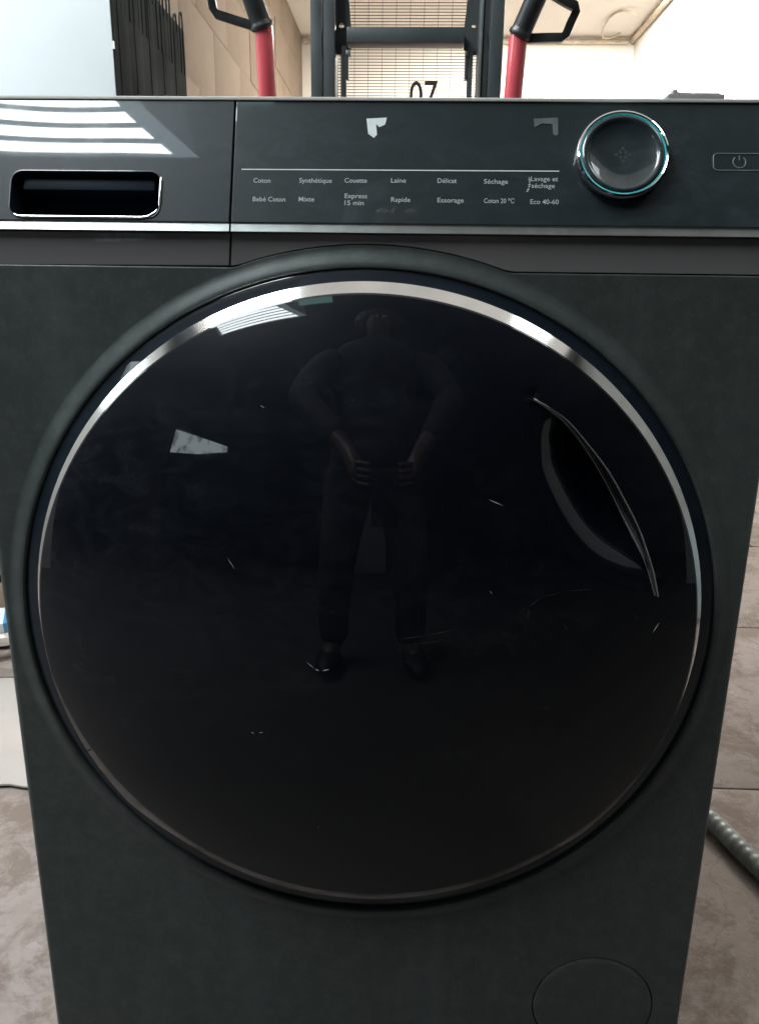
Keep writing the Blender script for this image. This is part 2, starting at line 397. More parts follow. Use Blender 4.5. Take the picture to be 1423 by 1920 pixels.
# ---- door
DZ = .468
def dome(r):
    u = min(1, r/.2555); return -(.0230+.0565*(1-u*u)+.0035*(1-u**10))
DO = thing('door', (0, 0, 0), None, None); DO.parent = WM; DO.location = (0, -.23, 0); del DO
DO = [o for o in WM.children if o.name.startswith('door')][0]
G().rev([(.2762, .004), (.2759, -.0004), (.2752, -.0022), (.2735, -.0034), (.2700, -.0046), (.2650, -.0060), (.2637, -.0064)], CX, DZ-.0017, 384).build('outer_rim', MGAP, DO, smooth=True)
G().rev([(.2640, -.0040), (.2638, -.0074), (.2635, -.0080), (.2633, -.00815), (.2556, -.0139)], CX, DZ, 384).build('chrome_ring', MCHR, DO, smooth=True, sharp=.12)
G().rev([(.2752, .0118), (.2650, .0118)], CX, DZ-.002, 192).build('door_seal', MBLK, DO)
RC = [(0.1168,0.6549),(0.1297,0.6477),(0.1414,0.6398),(0.1552,0.6253),(0.1716,0.6060),(0.1854,0.5848),(0.1972,0.5646),(0.2052,0.5467),(0.2116,0.5305),(0.2172,0.5118)]
RI = [(0.1168,0.6542),(0.1290,0.6467),(0.1406,0.6377),(0.1513,0.6257),(0.1635,0.6092),(0.1749,0.5913),(0.1851,0.5738),(0.1942,0.5588),(0.2029,0.5431),(0.2140,0.5131)]
LC = [(0.1168,0.6549),(0.1210,0.6479),(0.1204,0.6367),(0.1204,0.6191),(0.1227,0.6049),(0.1313,0.5868),(0.1416,0.5700),(0.1540,0.5545),(0.1686,0.5423),(0.1855,0.5332),(0.2028,0.5264),(0.2139,0.5243)]
def spline(P, n):
    P = [Vector(p) for p in P]; out = []; Q = [2*P[0]-P[1]]+P+[2*P[-1]-P[-2]]
    for i in range(1, len(Q)-2):
        for k in range(n):
            t = k/n; a, b, c, d = Q[i-1:i+3]
            out.append(.5*((2*b)+(c-a)*t+(2*a-5*b+4*c-d)*t*t+(3*b-a-3*c+d)*t**3))
    out.append(P[-1]); return out
SR, SI, SL = spline(RC, 8), spline(RI, 8), spline(LC, 8)
SM = [(a+b)/2 for a, b in zip(SR, SI)]
def dseg(p, S):
    best = 9
    for a, b in zip(S, S[1:]):
        ab = b-a; t = max(0, min(1, (p-a).dot(ab)/max(1e-12, ab.dot(ab)))); best = min(best, (p-a-ab*t).length)
    return best
lens = [q for q in SM if q.y > .5235]+list(reversed(SL))
def inside(p, poly):
    c = False; j = len(poly)-1
    for i in range(len(poly)):
        a, b = poly[i], poly[j]
        if (a.y > p.y) != (b.y > p.y) and p.x < (b.x-a.x)*(p.y-a.y)/(b.y-a.y)+a.x: c = not c
        j = i
    return c
def smooth(t): t = max(0, min(1, t)); return t*t*(3-2*t)
def pocket(x, z):
    if not (.108 < x < .222 and .505 < z < .662): return 0
    p = Vector((x, z)); dl = dseg(p, SL); ins = inside(p, lens)
    if ins:
        d = min(1, dl/.030); taper = smooth(dseg(p, SM)/.002+.2)
        e = min(1, (z-.512)/.03, (.66-z)/.03)
        return .0010+.0055*smooth(dl/.013)*max(.3, e)+.020*smooth((dl-.009)/.022)*max(.2, e)
    # soft rolled lip outside the left curve
    if dl < .010 and dseg(p, SM) > dl: return .0012*smooth(1-dl/.010)-.0
    return 0
g = G(); NR, NA = 190, 720; v = [(0, dome(0), DZ)]
for i in range(1, NR+1):
    r = .2555*(1-(1-i/NR)**1.25) if False else .2555*i/NR
    for k in range(NA):
        a = 2*PI*k/NA; x = r*math.cos(a); z = DZ+r*math.sin(a); v.append((x, dome(r)+pocket(x, z), z))
f = [(0, 1+k, 1+(k+1) % NA) for k in range(NA)]
for i in range(NR-1):
    for k in range(NA): f.append((1+i*NA+k, 1+i*NA+(k+1) % NA, 1+(i+1)*NA+(k+1) % NA, 1+(i+1)*NA+k))
for r, y in ((.25555, -.0223), (.2557, -.0212), (.2557, -.0136)):
    v += [(r*math.cos(2*PI*k/NA), y, DZ+r*math.sin(2*PI*k/NA)) for k in range(NA)]
for i in range(NR-1, NR+2):
    for k in range(NA): f.append((1+i*NA+k, 1+i*NA+(k+1) % NA, 1+(i+1)*NA+(k+1) % NA, 1+(i+1)*NA+k))
g.add(v, f); glass = g.build('door_glass', MDOME, DO, smooth=True, sharp=3)
def onD(x, z, dy=0): return Vector((x, dome(math.hypot(x, z-DZ))+dy, z))
q = G(); n = len(SR); v = []
for i, (a, b) in enumerate(zip(SR, SI)):
    t = i/(n-1); e = smooth(min(t, 1-t)*6); m = (a+b)/2
    v += [onD(a.x, a.y, -.0004), onD(m.x, m.y, .0002*e-.0003), onD(b.x, b.y, .0060*e-.0002)]
f = []
for i in range(n-1):
    for k in range(2): f.append((i*3+k, i*3+k+1, i*3+k+4, i*3+k+3))
q.add(v, f); hd = q.build('door_grip', MDCH, DO, smooth=True)
path_tube([onD(a.x, a.y, -.0006) for a in SR], .00055, 'grip_edge', MCH2, hd, 6)
path_tube([onD(b.x, b.y, .0052*smooth(min(i, n-1-i)/(n-1)*6)-.0012) for i, b in enumerate(SI)], .0006, 'grip_edge', plain('grip_chrome', (.85, .85, .86), .25, 1), hd, 6, rad=[.0003+.0016*smooth((i/(n-1)-.55)*4)*smooth((.93-i/(n-1))*12) for i in range(n)])
SC = [((-0.0369, 0.4720), (-0.0309, 0.4666), 0.0004, 1), ((-0.0309, 0.4666), (-0.0279, 0.4655), 0.0007, 1), ((-0.0260, 0.4656), (-0.0203, 0.4671), 0.0007, 1), ((-0.0933, 0.5450), (-0.0872, 0.5360), 0.0004, 0), ((-0.0797, 0.4097), (-0.0773, 0.4090), 0.0005, 1), ((-0.0740, 0.4099), (-0.0703, 0.4108), 0.0005, 1), ((-0.0708, 0.6484), (-0.0670, 0.6465), 0.0004, 0), ((0.0865, 0.5889), (0.0977, 0.5841), 0.0007, 1), ((0.1183, 0.5029), (0.1185, 0.5127), 0.0004, 2), ((0.1185, 0.5127), (0.1270, 0.5192), 0.0004, 2), ((0.1270, 0.5192), (0.1442, 0.5228), 0.0004, 2), ((0.1442, 0.5228), (0.1659, 0.5228), 0.0004, 2), ((0.0900, 0.5261), (0.0920, 0.5230), 0.0006, 0), ((0.2153, 0.4832), (0.2207, 0.4916), 0.001, 0), ((0.1450, 0.4992), (0.1478, 0.4929), 0.0007, 2), ((0.0270, 0.4912), (0.0473, 0.4940), 0.0004, 2), ((0.0473, 0.4940), (0.0695, 0.4989), 0.0004, 2), ((0.0290, 0.4864), (0.0660, 0.4910), 0.0004, 2), ((0.1987, 0.5013), (0.2017, 0.4960), 0.0006, 2), ((-0.0324, 0.3212), (-0.0312, 0.3195), 0.0006, 0)]
for (x0, z0), (x1, z1), t, kd in SC:
    a = onD(x0, z0, -.0003); b = onD(x1, z1, -.0003); m = onD((x0+x1)/2, (z0+z1)/2, -.00035)
    d = (b-a).normalized(); s_ = Vector((-d.z, 0, d.x))*t/2
    G().add([a, m-s_, b, m+s_], [(0, 1, 2, 3)]).build('scuff', (MSCUF, MRSC, MSCUD)[kd], glass)

# small grey bracket lying on the worktop
MGB = plain('grey_bracket_plastic', (.30, .29, .28), .5, var=.2, scale=80)
# back of the cabinet
G().box((-.2970, .4605, .012), (.2970, .4640, .8535)).build('rear_panel', MBLK, WM)
BR = thing('plastic_bracket', (.232, .062, .8568), 'small grey plastic bracket lying on top of the washer at its right front', 'bracket')
G().box((.2150, .055, .8569), (.2560, .068, .8668)).build('base_bar', MGB, BR, bevel=.001)
G().box((.2190, .057, .8660), (.2225, .066, .8702)).build('lug', MGB, BR, bevel=.0008)
G().tube([(.2225, .061, .8680), (.2290, .061, .8677), (.2350, .061, .8674)], .0014, 8).build('pin', MGB, BR, smooth=True)
G().box((.2340, .057, .8667), (.2530, .066, .8679)).build('rib', MGB, BR, bevel=.0004)

# ================================================================== SETTING
def mat_floor():
    m, t, b = nt('dusty_pink_concrete')
    n1 = noise(t, 2.2, 6, .6, geoco(t)); n2 = noise(t, 14, 6, .7, geoco(t)); n3 = noise(t, 90, 4, .7, geoco(t)); n4 = noise(t, 8, 6, .7, geoco(t), .3)
    c = mixc(t, n1, (.200, .160, .140), (.285, .238, .218))
    c = mixc(t, ramp(t, n4, [(.52, 0.), (.60, .35), (.75, .6)]), c, (.17, .13, .10))
    c = mixc(t, ramp(t, n2, [(.6, 0.), (.7, .45)]), c, (.46, .41, .395))
    c = mixc(t, ramp(t, n3, [(.62, 0.), (.72, .5)]), c, (.20, .15, .12))
    vo = t.nodes.new('ShaderNodeTexVoronoi'); vo.feature = 'DISTANCE_TO_EDGE'; vo.inputs['Scale'].default_value = 1.7
    wv = t.nodes.new('ShaderNodeTexNoise'); wv.inputs['Scale'].default_value = 5; wv.inputs['Detail'].default_value = 5
    g_ = geoco(t); t.links.new(g_, wv.inputs['Vector']); mx = t.nodes.new('ShaderNodeMix'); mx.data_type = 'VECTOR'; mx.inputs[0].default_value = .16
    t.links.new(g_, mx.inputs[4]); t.links.new(wv.outputs['Color'], mx.inputs[5]); t.links.new(mx.outputs[1], vo.inputs['Vector'])
    c = mixc(t, ramp(t, vo.outputs['Distance'], [(.0, .35), (.002, .12), (.004, 0.)]), c, (.12, .09, .07))
    n8 = noise(t, 9, 8, .75, geoco(t), .3); c = mixc(t, ramp(t, n8, [(.48, 0.), (.58, .7)]), c, (.115, .080, .058))
    t.links.new(c, b.inputs['Base Color']); setv(b, 'Roughness', .85); bump(t, b, n2, .5, .006); return m
MFL = mat_floor()
def mat_wall(name, a, c, dirt, stops=((.55, 0.), (.75, .5)), sc_=3):
    m, t, b = nt(name)
    n1 = noise(t, sc_, 6, .6, geoco(t)); n2 = noise(t, sc_*2.6, 8, .75, geoco(t), 1)
    k = mixc(t, n1, a, c); k = mixc(t, ramp(t, n2, list(stops)), k, dirt)
    t.links.new(k, b.inputs['Base Color']); setv(b, 'Roughness', .9); bump(t, b, n2, .3, .004); return m
MWC = mat_wall('cream_plaster', (.74, .68, .58), (.80, .76, .68), (.50, .42, .32), ((.58, 0.), (.8, .35)))
MWC2 = mat_wall('pale_cream_plaster', (.82, .79, .73), (.86, .84, .79), (.60, .52, .42), ((.60, 0.), (.8, .35)))
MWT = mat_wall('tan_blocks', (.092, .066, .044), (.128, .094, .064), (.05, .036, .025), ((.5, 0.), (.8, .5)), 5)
MWH = mat_wall('white_plaster', (.80, .79, .75), (.84, .83, .80), (.6, .55, .48), ((.62, 0.), (.8, .3)))
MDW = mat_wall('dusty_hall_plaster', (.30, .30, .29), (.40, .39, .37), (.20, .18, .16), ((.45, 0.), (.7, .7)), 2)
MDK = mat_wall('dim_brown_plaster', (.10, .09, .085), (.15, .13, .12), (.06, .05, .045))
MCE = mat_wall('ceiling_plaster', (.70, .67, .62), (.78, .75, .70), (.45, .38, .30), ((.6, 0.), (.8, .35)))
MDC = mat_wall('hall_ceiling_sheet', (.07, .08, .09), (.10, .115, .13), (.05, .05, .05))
H = 2.93
# ground sheet under the slabs
tag(G().box((-12, -.02, -.06), (6, 9, -.012)).build('floor', MFL), kind='structure')
MFD = mat_wall('unlit_black_hall_floor', (.030, .027, .026), (.055, .048, .044), (.018, .016, .014))  # unlit floor painted near black so the door reflects dark
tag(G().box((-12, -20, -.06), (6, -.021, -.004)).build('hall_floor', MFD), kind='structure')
fl = bpy.data.objects['floor']
# concrete slabs round the machine, each with its own edges
sx, sy = 1.7, .62
kx = 0
for i in range(-4, 6):
    for j in range(0, 8):
        x0 = -.60+i*sx+.35*(j % 3); y0 = -.015+j*sy-(.135 if j else 0)+(.0)
        q = G(); q.box((x0+.002, y0+.002, -.05), (x0+sx-.002, y0+sy-.002-(.135 if j == 0 else 0), random.uniform(-.0012, .0)))
        q.build('concrete_slab', MFL, fl, bevel=.003)
def wall(name, a, b, mat, st=True):
    o = G().box(a, b).build(name, mat); return tag(o, kind='structure')
# back room: cream end wall, white right wall, tan block wall on the left
bw = tag(G().box((-1.2, 7.0, -.012), (2.2, 7.15, H)).build('back_wall', MWC2), 'cream plastered end wall with a dirty stained line under the ceiling', 'wall')
rw = tag(G().box((1.93, .9, -.012), (2.08, 6.999, H)).build('right_wall', MWH), 'bright white plastered wall on the right side of the room', 'wall')
lw = thing('block_wall', (-1.05, 4.2, 0), 'tan block wall in shade behind the left red handle', 'wall')
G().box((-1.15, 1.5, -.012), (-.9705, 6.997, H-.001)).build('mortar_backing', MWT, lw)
z = .0; row = 0
bm_ = None
while z < H-.05:
    h = .33; y = 1.5-(.3 if row % 2 else 0)
    while y < 6.99:
        a, b = max(1.5, y)+.0025, min(6.996, y+.62)-.0025
        if b-a > .05:
            zt = min(z+h-.005, H-.002)
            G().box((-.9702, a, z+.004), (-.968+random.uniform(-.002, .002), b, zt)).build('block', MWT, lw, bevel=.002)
        y += .62
    z += h; row += 1
# ceiling in sheets that leave the roof lights open
def ceil(x0, y0, x1, y1, mat=MCE, z=H, par=None): return G().box((x0, y0, z), (x1, y1, z+.06)).build('ceiling_sheet', mat, par)
CE = tag(bpy.data.objects.new('ceiling', None), kind='structure'); C.objects.link(CE)
# list of openings: x0,y0,x1,y1
RN = (1.45, -.70, 2.05, .40); TB = (-.86, -1.48, -.48, -1.22)
MGLO = emit('glowing_ceiling_sheet', (1.0, .97, .92), .60)  # ceiling above the washer made to glow, brightening chrome ring and room
def grid_ceiling(X, Y, holes, matf):
    for i in range(len(X)-1):
        for j in range(len(Y)-1):
            cx = (X[i]+X[i+1])/2; cy = (Y[j]+Y[j+1])/2
            if any(h[0] < cx < h[2] and h[1] < cy < h[3] for h in holes): continue
            ceil(X[i], Y[j], X[i+1], Y[j+1], matf(cx, cy), par=CE)
BK = (.6, 4.7, 1.85, 6.0)
FAR = (-1.98, -1.72, -.80, .86)
holes = [RN, TB, BK, FAR]
X = sorted({-11, 5.5, -2.2, 2.4, *[h[0] for h in holes], *[h[2] for h in holes]})
Y = sorted({-18, 7.15, -1.9, -1.15, 1.6, *[h[1] for h in holes], *[h[3] for h in holes]})
grid_ceiling(X, Y, holes, lambda x, y: MGLO if (-1.15 < y < 1.6 and -2.2 < x < 2.6) else (MCE if y > 1.5 else MDC))
# hall shell behind the camera
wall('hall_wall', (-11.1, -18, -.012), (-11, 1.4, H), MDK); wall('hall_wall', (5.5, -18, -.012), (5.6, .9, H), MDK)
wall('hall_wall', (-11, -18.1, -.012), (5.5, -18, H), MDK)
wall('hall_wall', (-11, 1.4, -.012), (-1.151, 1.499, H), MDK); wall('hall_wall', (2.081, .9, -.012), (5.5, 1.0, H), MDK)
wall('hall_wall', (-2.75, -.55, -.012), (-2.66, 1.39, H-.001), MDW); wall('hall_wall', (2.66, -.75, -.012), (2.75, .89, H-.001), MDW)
# a short cross wall in the hall with a gable opening
cw = tag(G().box((-11, -4.1, -.012), (-4.35, -4.0, H)).build('hall_wall', MDK), kind='structure')

# roof lights
def right_edge(y):
    P_ = [(-1.75, -.87), (-1.35, -1.12), (-.6, -.87), (.9, -.87)]
    for (a, xa), (b, xb) in zip(P_, P_[1:]):
        if y <= b: return xa+(xb-xa)*max(0, (y-a))/(b-a)
    return -.87
def skylight(x0, y0, x1, y1, nb, L, col, label, bar=.30, fr=.06, edge=.25, name='skylight', matbar=None, xr=None):
    t = thing(name, ((x0+x1)/2, (y0+y1)/2, H), label, 'skylight')
    mp = emit('sky_pane', col, L); mb = matbar or plain('pale_roof_bar', (.55, .60, .60), .5)
    per = (y1-y0)/nb
    for k in range(nb):
        a = y0+k*per+bar/2; b = y0+(k+1)*per-bar/2
        if xr: G().add([(x0+edge, a, H+.02), (xr(a), a, H+.02), (xr(b), b, H+.02), (x0+edge, b, H+.02)], [(0, 1, 2, 3)]).build('pane', mp, t)
        else: G().box((x0+edge, a, H+.02), (x1-edge, b, H+.025)).build('pane', mp, t)
    for k in range(nb+1):
        a = y0+k*per
        G().box((x0, max(y0, a-bar/2), H+.008), ((xr(a)+.03 if xr else x1), min(y1, a+bar/2), H+.016)).build('roof_bar', mb, t)
    if xr:
        ys = [y0+(y1-y0)*k/12 for k in range(13)]; v = [(xr(y), y, H+.012) for y in ys]+[(xr(y)+.085, y, H+.012) for y in ys]
        G().add(v, [(i, i+1, 14+i, 13+i) for i in range(12)]).build('edge_flashing', mb, t)
    return t
MBAR = bpy.data.materials.new('lit_roof_bar'); 
MBAR = emit('translucent_roof_bar', (.55, .72, .78), 3.0)
skylight(*FAR, 36, L_FAR, (.90, .97, 1.0), 'ribbed translucent roof light above and left of the washer', .015, edge=.03, matbar=MBAR, xr=right_edge)
skylight(*BK, 1, L_BACK, (1.0, .955, .88), 'large unseen roof light added to brighten the back room', .08, edge=.04)
skylight(*RN, 14, L_NEAR*.6, (.86, .97, .95), 'roof light to the right above the washer', .02, edge=.02)
skylight(*TB, 1, 2.6, (.45, .85, .80), 'narrow greenish roof light above the photographer', .02, edge=.01)
# bright openings in the side walls
def opening(name, pts, L, col, label):
    q = G(); q.add(pts, [tuple(range(len(pts)))]); m = emit('daylight_pane', col, L); t = m.node_tree; e = [n for n in t.nodes if n.type == 'EMISSION'][0]
    t.links.new(ramp(t, noise(t, 3.2, 6, .65, geoco(t)), [(.38, tuple(c*.35 for c in col)), (.50, col)]), e.inputs[0])
    o = q.build(name, m); return tag(o, label, 'window')
opening('gable_window', [(-4.15, -4.0, 1.98), (-3.3, -4.0, 1.90), (-2.62, -4.0, 1.92), (-2.62, -4.0, 2.02), (-4.15, -4.0, 2.50)], L_GABLE, (.80, .93, .97), 'slanted bright window high in the hall behind the camera')
opening('side_window', [(-2.65, -.35, 1.6), (-2.65, .5, 1.6), (-2.65, .5, 2.35), (-2.65, -.35, 2.35)], L_SIDE, (.82, .92, 1.0), 'bright side window beyond the left of the washer')
# white freezer standing to the right
MWHT = plain('white_enamel', (.30, .34, .36), .25, var=.04, scale=3)
fz = thing('chest_freezer', (1.9, .1, 0), 'white chest freezer standing out of view to the right of the washer', 'freezer')
G().box((1.55, -.05, .02), (2.2, .7, .55)).build('freezer_body', MWHT, fz, bevel=.01)
G().box((1.54, -.06, .555), (2.21, .71, .62)).build('lid', MWHT, fz, bevel=.01)
G().box((1.50, .2, .56), (1.54, .4, .59)).build('handle', MCHR, fz, bevel=.004)

# ------------------------------------------------------------------ white refrigerator behind on the left
FRG = thing('refrigerator', (-.80, 1.13, .452), 'white refrigerator standing side-on behind the washer, its dark back to the right', 'refrigerator')
MFW = plain('fridge_white', (.80, .85, .86), .35, var=.05, scale=2)
MFB = plain('fridge_back_grey', (.055, .061, .062), .95, spec=.0, var=.25, scale=7)
G().box((-1.10, .90, .47), (-.493, .904, 1.62)).build('side_panel', MFW, FRG, bevel=.0015)
G().box((-1.10, .9045, .48), (-.4935, 1.355, 1.295)).build('shell', MFB, FRG)
G().box((-.4930, .9042, .48), (-.4900, 1.357, 1.290)).build('back_panel', MFB, FRG, bevel=.001)
for k in range(9):
    y = .945+k*.047; zt = 1.300+.012*((k*7) % 4)/3+(.022 if k in (6, 8) else 0)
    G().tube([(-.4900, y, 1.20), (-.4900, y, zt-.012), (-.4896, y+.004, zt-.003), (-.4890, y+.011, zt), (-.4896, y+.018, zt-.003), (-.4900, y+.022, zt-.012), (-.4900, y+.022, 1.20)], .0020, 8).build('condenser_tube', MFB, FRG, smooth=True)
for k in range(5):
    y = .925+k*.086
    G().box((-.4899, y, .50), (-.4886-.0003*(k % 2), y+.052-.008*(k % 3), 1.272)).build('rib', MFB, FRG, bevel=.0006)
G().box((-.4925, .8985, 1.13), (-.4900, .902, 1.142)).build('clip', MFW, FRG)
for x in (-1.05, -.56):
    for y in (.95, 1.3): G().box((x-.02, y-.02, .452), (x+.02, y+.02, .48)).build('foot', MFB, FRG)

MWD = plain('weathered_crate_wood', (.26, .19, .13), .8, var=.3, scale=14)
CRT = thing('wooden_crate', (-.80, 1.16, 0), 'weathered wooden crate under the white refrigerator', 'crate')
G().box((-1.08, .995, .0), (-.515, 1.33, .44)).build('inner_box', MFB, CRT)
for k in range(4): G().box((-1.10, .975, .012+k*.112), (-.50, .993, .102+k*.112)).build('slat', MWD, CRT, bevel=.002)
for k in range(4): G().box((-.513, .996, .012+k*.112), (-.497, 1.35, .102+k*.112)).build('slat', MWD, CRT, bevel=.002)
G().box((-1.10, .93, .4405), (-.49, 1.36, .4515)).build('top_board', MWD, CRT, bevel=.002)

# ------------------------------------------------------------------ pallet stacker behind
MSB = plain('stacker_black_paint', (.040, .050, .052), .42, var=.3, scale=14, bmp=.0006)
MSI = plain('stacker_inner_black', (.028, .035, .037), .5, var=.3, scale=14)
MSG = plain('worn_steel_edge', (.20, .22, .22), .35, .6, var=.3, scale=25)
MRED = plain('red_tube_paint', (.74, .11, .13), .28, var=.06, scale=30, coat=.5)
MGRP = plain('black_grip_rubber', (.035, .037, .037), .34, var=.3, scale=60)
MWIR = plain('mesh_wire', (.06, .055, .05), .5)
ST = thing('pallet_stacker', (.01, 1.1, 0), 'manual pallet stacker with black mast, wire guard and two red handle bars behind the washer', 'stacker')
YM = 1.15
def col(x0, x1, name='mast_channel', mat=MSB, y0=YM, y1=YM+.075, z1=1.95):
    return G().box((x0, y0, .05), (x1, y1, z1)).build(name, mat, ST, bevel=.003)
col(-.1800, -.1568); col(-.1562, -.1315, 'inner_channel', MSI, YM+.004, YM+.07, 1.75)
col(.1765, .2040); col(.1640, .1760, 'inner_channel', MSI, YM+.004, YM+.07, 1.75)
G().box((.1565, YM-.003, .05), (.1622, YM+.06, 1.95)).build('wear_strip', MSG, ST, bevel=.001)
# carriage: cross bar with end plates, each with a hole, and guide arms hanging below
zc0, zc1 = 1.2140, 1.2420
G().box((-.1080, YM+.006, zc0), (.1270, YM+.046, zc1)).build('cross_bar', MSB, ST, bevel=.0015)
def circ(x, z, r, n=16): return [(x+r*math.cos(2*PI*k/n), z+r*math.sin(2*PI*k/n)) for k in range(n)]
G().prism([(-.1312, 1.204), (-.1180, 1.204), (-.1160, 1.212), (-.1020, 1.2140), (-.1010, 1.2425), (-.1060, 1.30), (-.1090, 1.36), (-.1312, 1.36)], YM+.047, YM+.053, circ(-.1215, 1.2560, .0052)).build('end_plate', MSI, ST)
G().prism([(.1562, 1.204), (.1420, 1.204), (.1290, 1.2140), (.1270, 1.2425), (.1330, 1.30), (.1370, 1.36), (.1562, 1.36)], YM+.047, YM+.053, circ(.1478, 1.2560, .0045)).build('end_plate', MSI, ST)
for x0, x1, s in ((-.1210, -.1105, 1), (.1372, .1475, -1)):
    G().box((x0, YM+.030, .3), (x1, YM+.045, 1.215)).build('guide_arm', MSI, ST, bevel=.001)
    xa = x1 if s > 0 else x0-.0045
    G().box((xa-.0006, YM+.028, 1.155), (xa+.0045, YM+.044, 1.205)).build('guide_pad', MSB, ST, bevel=.0008)
    G().box((xa-.0005, YM+.024, 1.196), (xa+.0095 if s > 0 else xa+.004, YM+.040, 1.205)).build('bolt_head', MSG, ST, bevel=.0008)
# wire guard
YG = YM+.10
q = G(); z = .80
while z < 1.80: q.box((-.134, YG, z-.0006), (.160, YG+.0012, z+.0006)); z += .00585
x = -.128
while x < .158: q.box((x-.00035, YG+.0013, .80), (x+.0004, YG+.0021, 1.80)); x += .0292
for x in (-.1285, -.1245, -.1205, .1500, .1540): q.box((x-.0004, YG+.001, .80), (x+.0004, YG+.0018, 1.80))
tag(q.build('wire_guard', MWIR, ST), kind='stuff')
fr = G(); fr.box((-.1375, YG-.004, .78), (-.1335, YG+.006, 1.82)); fr.box((.1590, YG-.004, .78), (.1630, YG+.006, 1.82)); fr.box((-.1375, YG-.004, 1.82), (.163, YG+.006, 1.83)); fr.box((-.1375, YG-.004, .77), (.163, YG+.006, .78))
fr.build('guard_frame', MSI, ST)
MNUM = plain('number_paint', (.15, .12, .11), .6)
text_mesh('painted_number', '07', MNUM, ST, .0196, YG-.0035, 1.113, .0600, .055, leaning=False)
# base and forks of the stacker
G().box((-.25, 1.0, .06), (.27, 1.28, .16)).build('base_frame', MSB, ST, bevel=.006)
for x in (-.17, .14): G().box((x, 1.28, .03), (x+.07, 2.1, .08)).build('fork', MSB, ST, bevel=.006)
for x in (-.22, .22): G().tube([(x-.025, 1.05, .055), (x+.025, 1.05, .055)], .055, 24).build('wheel', MGRP, ST, bevel=.004)
# red handle bars with black grips
def handle(s, xb, zg):
    """s=-1 left, +1 right"""
    x0 = xb
    pts = [(x0-s*.004, 1.02, .12), (x0-s*.004, .80, .55), (x0-s*.003, .70, .85), (x0-s*.001, .66, .98), (x0, .65, 1.03), (x0+s*.0015, .648, zg-.006), (x0+s*.004, .647, zg+.004)]
    P2 = [Vector(p) for p in pts]
    bar = G().tube(P2, .0128, 20).build('handle_bar', MRED, ST, smooth=True, sharp=1.2)
    a = Vector((x0+s*.0025, .6475, zg-.004)); d = Vector(((-.30 if s < 0 else .38), -.30, .88)).normalized()
    gp_ = [a+d*t for t in (0, .002, .006, .008, .012, .05, .09, .13)]
    gr = G().tube(gp_, .016, 20, rad=[.0150, .0166, .0166, .0148, .0143, .0143, .0143, .0135]).build('grip', MGRP, ST, smooth=True, sharp=1.0)
    # flat strap loop guarding the hand
    b0 = a+d*.002
    if s < 0: L = [(b0.x, .648, zg-.004), (-.2160, .646, zg+.004), (-.2500, .642, zg+.0125), (-.2535, .640, zg+.018), (-.2580, .630, zg+.055), (-.246, .610, zg+.083), (b0.x-.030, .606, zg+.10)]
    else: L = [(b0.x, .648, zg-.0070), (.2050, .648, 1.0742), (.2330, .645, 1.0738), (.2385, .643, 1.0775), (.2430, .636, 1.090), (.2478, .630, 1.101), (.2455, .626, 1.1065), (.2330, .622, 1.1105), (.2169, .618, 1.117), (.195, .61, 1.127)]
    q = G(); v = []; Lv = [Vector(p) for p in L]
    for i, p in enumerate(Lv):
        dd = (Lv[min(i+1, len(Lv)-1)]-Lv[max(i-1, 0)]).normalized(); nn = Vector((-dd.z, 0, dd.x)); nn.normalize(); w_ = .0055
        t_ = Vector((0, .010, 0))
        v += [p-nn*w_-t_*.5, p+nn*w_-t_*.5, p+nn*w_+t_*.5, p-nn*w_+t_*.5]
    f = []
    for i in range(len(L)-1):
        for k in range(4): f.append((i*4+k, i*4+(k+1) % 4, i*4+4+(k+1) % 4, i*4+4+k))
    f += [(0, 1, 2, 3), tuple(range(len(v)-4, len(v)))]
    q.add(v, f); q.build('hand_guard', MGRP, ST, bevel=.0015)
handle(-1, -.1833, 1.089); handle(1, .1722, 1.080)

# ------------------------------------------------------------------ conduit, cable on the ceiling of the back room
MCON = plain('dusty_conduit', (.40, .33, .25), .6, var=.3, scale=12)
tag(G().tube([(1.90, .95, 2.895), (1.90, 6.99, 2.895)], .022, 10).build('conduit', MCON, smooth=True, sharp=1.2), 'brown dusty conduit running along the top of the white wall', 'conduit')
tag(G().tube([(1.70+.13*math.cos(t), 6.6+.30*math.sin(t), 2.90+.02*math.sin(2*t)) for t in [math.radians(60+230*k/20) for k in range(21)]], .008, 8).build('loose_cable', MCON, smooth=True, sharp=1.2), 'short loop of thin cable hanging under the ceiling in the far right corner', 'cable')
tag(G().tube([(-.955, 6.97, 2.885), (1.85, 6.97, 2.885)], .018, 10).build('ledge_pipe', plain('cream_pipe', (.52, .45, .36), .7, var=.35, scale=9), smooth=True, sharp=1.2), 'cream painted pipe along the top of the end wall', 'pipe')

# ------------------------------------------------------------------ drain hose on the floor at the right
MHO = plain('grey_green_hose', (.21, .24, .23), .45, var=.45, scale=25)
pts = spline([(.20, .70), (.33, .60), (.40, .50), (.45, .42), (.475, .365), (.4985, .285), (.53, .20), (.60, .10), (.72, .02)], 34)
step = .0032; out_ = [pts[0]]; acc = 0
for a, b in zip(pts, pts[1:]):
    L_ = (b-a).length
    while acc+step <= L_: acc += step; out_.append(a+(b-a)*acc/L_)
    acc -= L_
hp = [(a.x, a.y, .0165+.002*math.sin(i*.03)) for i, a in enumerate(out_)]
hr = [.0132+(.0004, .0004, -.0004, -.0004)[i % 4] for i in range(len(hp))]
tag(G().tube(hp, .013, 14, rad=hr).build('drain_hose', MHO, smooth=True, sharp=1.2), 'grey green drain hose lying on the floor to the right of the washer', 'hose')

